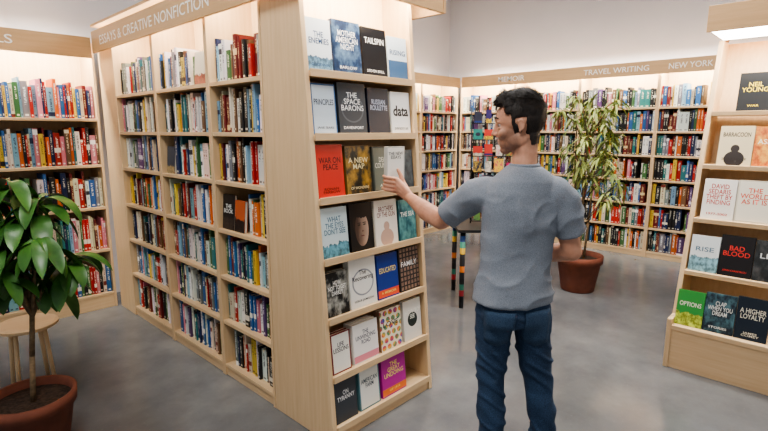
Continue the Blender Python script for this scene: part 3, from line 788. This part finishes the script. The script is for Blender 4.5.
for tx, ty, tz in tips:
    a0 = rn.uniform(0, 6)
    for i in range(11):
        a = a0 + i * 2 * math.pi / 11 + rn.uniform(-.25, .25); el = rn.uniform(-.6, .45)
        leaf(V, Fc, (tx, ty, tz - rn.uniform(0, .08)), (math.cos(a) * math.cos(el), math.sin(a) * math.cos(el), math.sin(el)), rn.uniform(.17, .26), rn.uniform(.06, .085), rn.uniform(1.4, 2.6))
mobj('foliage', V, Fc, LEAF1, pl, smooth=True, label='drooping dark green oval leaves')

p2 = empty('potted_tree', (4.80, 1.86, 0), ROT, label='tall slender-leaved potted tree in terracotta pot', category='plant')
pot(p2, .22, .36)
tips = []
for i in range(34):
    a = i * 2.4; r = rn.uniform(.06, .32); tips.append((r * math.cos(a) + .06, r * math.sin(a), 1.0 + (i / 34) * .98 - r * .25))
g = Geo()
for sx, sy in ((0, 0), (.05, .02), (-.04, .03)):
    tube(g, [(sx, sy, .25), (sx * 1.5, sy, .7), (sx * 2, sy * 1.5, 1.2), (sx * 2.4, sy * 2, 1.75)], [.013, .011, .009, .005], seg=8)
for t in tips: tube(g, [(t[0] * .2, t[1] * .2, t[2] - .26), (t[0] * .7, t[1] * .7, t[2] - .08), t], [.005, .004, .003], seg=6)
geo_obj('trunk', g, BARK, p2)
V, Fc = [], []
for t in tips:
    for i in range(18):
        a = rn.uniform(0, 2 * math.pi); el = rn.uniform(-.4, 1.1)
        leaf(V, Fc, (t[0], t[1], t[2] - rn.uniform(0, .08)), (math.cos(a) * math.cos(el), math.sin(a) * math.cos(el), math.sin(el)), rn.uniform(.11, .2), rn.uniform(.018, .028), rn.uniform(1.6, 3.2), 7)
mobj('foliage', V, Fc, LEAF2, p2, smooth=True, label='narrow arching yellow-green leaves')

st = empty('stool', (.54, 3.44, 0), 0, label='round light wood stool beside the potted plant', category='stool')
v, f = lathe([(0, .43), (.145, .43), (.16, .437), (.16, .453), (.145, .46), (0, .46)], 40); mobj('seat', v, f, W_H, st, smooth=False)
for i in range(4):
    a = math.pi / 4 + i * math.pi / 2; g = Geo(); c, s = math.cos(a), math.sin(a)
    tube(g, [(c * .1, s * .1, .42), (c * .13, s * .13, .012)], [.012, .012], seg=10); geo_obj('leg', g, W_V, st)

k = NB('striped_paint'); sp = k.node('ShaderNodeSeparateXYZ'); tc = k.node('ShaderNodeTexCoord'); k.l.new(tc.outputs['Object'], sp.inputs[0])
wn = k.node('ShaderNodeTexWhiteNoise', noise_dimensions='1D'); k.l.new(k.math('FLOOR', k.math('MULTIPLY', sp.outputs[2], 18.0)), wn.inputs['W'])
rp = k.ramp(wn.outputs['Value'], [(0, C(24, 24, 26)), (.2, C(30, 70, 130)), (.4, C(216, 176, 60)), (.52, C(40, 40, 44)), (.66, C(70, 150, 130)), (.8, C(200, 60, 70)), (.92, C(226, 130, 60))])
[n for n in k.n if n.type == 'VALTORGB'][0].color_ramp.interpolation = 'CONSTANT'
k.base(rp); k.rough(.4); STRIPE = k.m
TL = (3.945, 2.355, 0)
tb = empty('display_table', TL, ROT, label='dark display table with colourful striped legs', category='table')
box('tabletop', (-.36, .36, -.3, .3, .7, .725), BLACK, tb)
for lx, ly in ((-.31, -.25), (.31, -.25), (-.31, .25), (.31, .25)):
    v, f = lathe([(0, 0), (.021, 0), (.024, .7), (0, .7)], 16); mobj('leg', [(a + lx, b + ly, c) for a, b, c in v], f, STRIPE, tb, smooth=True, label='colourful striped leg')
TF = frame(TL, ROT)
rk = empty('card_rack', tuple(TF @ Vector((0, 0, .725))), ROT, label='black wire rack of colourful booklets standing on the table', category='rack')
g = Geo()
for x in (-.2, .2): tube(g, [(x, .02, 0.006), (x, .12, 1.06)], [.006, .006], seg=8)
for i in range(7):
    z = .03 + i * .148
    tube(g, [(-.2, -.03 + z * .1, z), (.2, -.03 + z * .1, z)], [.004, .004], seg=6)
    for x in (-.2, .2): tube(g, [(x, .02 + z * .1, z), (x, -.03 + z * .1, z), (x, -.03 + z * .1, z + .04)], [.004] * 3, seg=6)
geo_obj('frame', g, BLACK, rk)
cc_ = [(214, 80, 140), (40, 120, 160), (230, 190, 70), (190, 40, 100), (60, 46, 100), (216, 116, 60), (50, 130, 120), (220, 210, 190), (190, 60, 50), (40, 60, 120), (50, 50, 66), (100, 140, 70), (240, 150, 170)]
for i in range(7):
    for j in range(4):
        a, b = rn.choice(cc_), rn.choice(cc_); z = .03 + i * .148
        w_ = rn.uniform(.05, .084); h_ = rn.uniform(.08, .125)
        o = face_book(TF, -.147 + j * .098, -.02 + z * .1, .725 + z + .005, w_, h_, .006, a, b, rn.choice(('noise', 'noise', 'foot', 'band', 'disc')), '', (0, 0, 0), 'small bright illustrated booklet standing in wire rack', 'booklets in the rack', lean=.1)
        o.name = 'booklet'; o['category'] = 'booklet'

make_books()

# ---------------------------------------------------------------- lettering batch
objs = []
for q in TEXTQ:
    cu = bpy.data.curves.new('t', 'FONT'); cu.body = q[1]; cu.align_x = 'CENTER'; cu.space_line = .82; cu.resolution_u = 3
    cu.offset = .01 if q[8] == 'cover_lettering' else .006
    if q[1].startswith('data'): cu.offset = .03
    o = bpy.data.objects.new('t', cu); COL.objects.link(o); objs.append(o)
dg = bpy.context.evaluated_depsgraph_get(); dg.update()
meshes = [bpy.data.meshes.new_from_object(o.evaluated_get(dg)) for o in objs]
for o in objs: bpy.data.objects.remove(o)
for q, me in zip(TEXTQ, meshes):
    par, body_, cx, cz, y, w, h, mat, nm = q
    xs = [v.co.x for v in me.vertices]; yy = [v.co.y for v in me.vertices]
    if not xs: continue
    mx, my = (max(xs) + min(xs)) / 2, (max(yy) + min(yy)) / 2
    sx = w / (max(xs) - min(xs)); sy = h / (max(yy) - min(yy))
    if nm == 'cover_lettering':
        s = min(sx, sy * 1.4); sx, sy = s, min(sy, s * 1.6)
    for v in me.vertices: v.co = Vector(((v.co.x - mx) * sx + cx, y, (v.co.y - my) * sy + cz))
    me.materials.clear(); me.materials.append(mat)
    o = bpy.data.objects.new(nm, me); COL.objects.link(o); o.parent = par

# ================================================================= LIGHT
def area(loc, sx, sy, power, col, d=(0, 0, -1)):
    L = bpy.data.lights.new('ceiling_light', 'AREA'); L.shape = 'RECTANGLE'; L.size = sx; L.size_y = sy; L.energy = power; L.color = col
    o = bpy.data.objects.new('ceiling_light', L); COL.objects.link(o); o.location = loc
    o.rotation_euler = Vector(d).to_track_quat('-Z', 'Y').to_euler()
area((.0, .8, 3.8), 1.0, 1.0, 78, (1, .98, .95)); area((3.6, 1.2, 3.8), 1.2, 1.2, 125, (1, .98, .95)); area((4.2, 3.4, 3.8), 1.2, 1.0, 65, (1, .98, .95)); area((0, 3.2, 3.8), 1.0, 1.0, 34, (1, .98, .95))
w = bpy.data.worlds.new('world'); S.world = w; w.use_nodes = True
w.node_tree.nodes['Background'].inputs[0].default_value = (.96, .98, 1, 1); w.node_tree.nodes['Background'].inputs[1].default_value = .42
try:
    S.view_settings.look = 'AgX - Medium High Contrast'
except Exception as ex: print(ex)

cam = bpy.data.cameras.new('camera'); co = bpy.data.objects.new('camera', cam); COL.objects.link(co)
co.location = (0, 0, 1.58); co.rotation_euler = (math.radians(90 - 9.84), 0, math.radians(-46.5))
cam.sensor_width = 36; cam.lens = 490 / 768 * 36; cam.clip_start = .05
S.camera = co
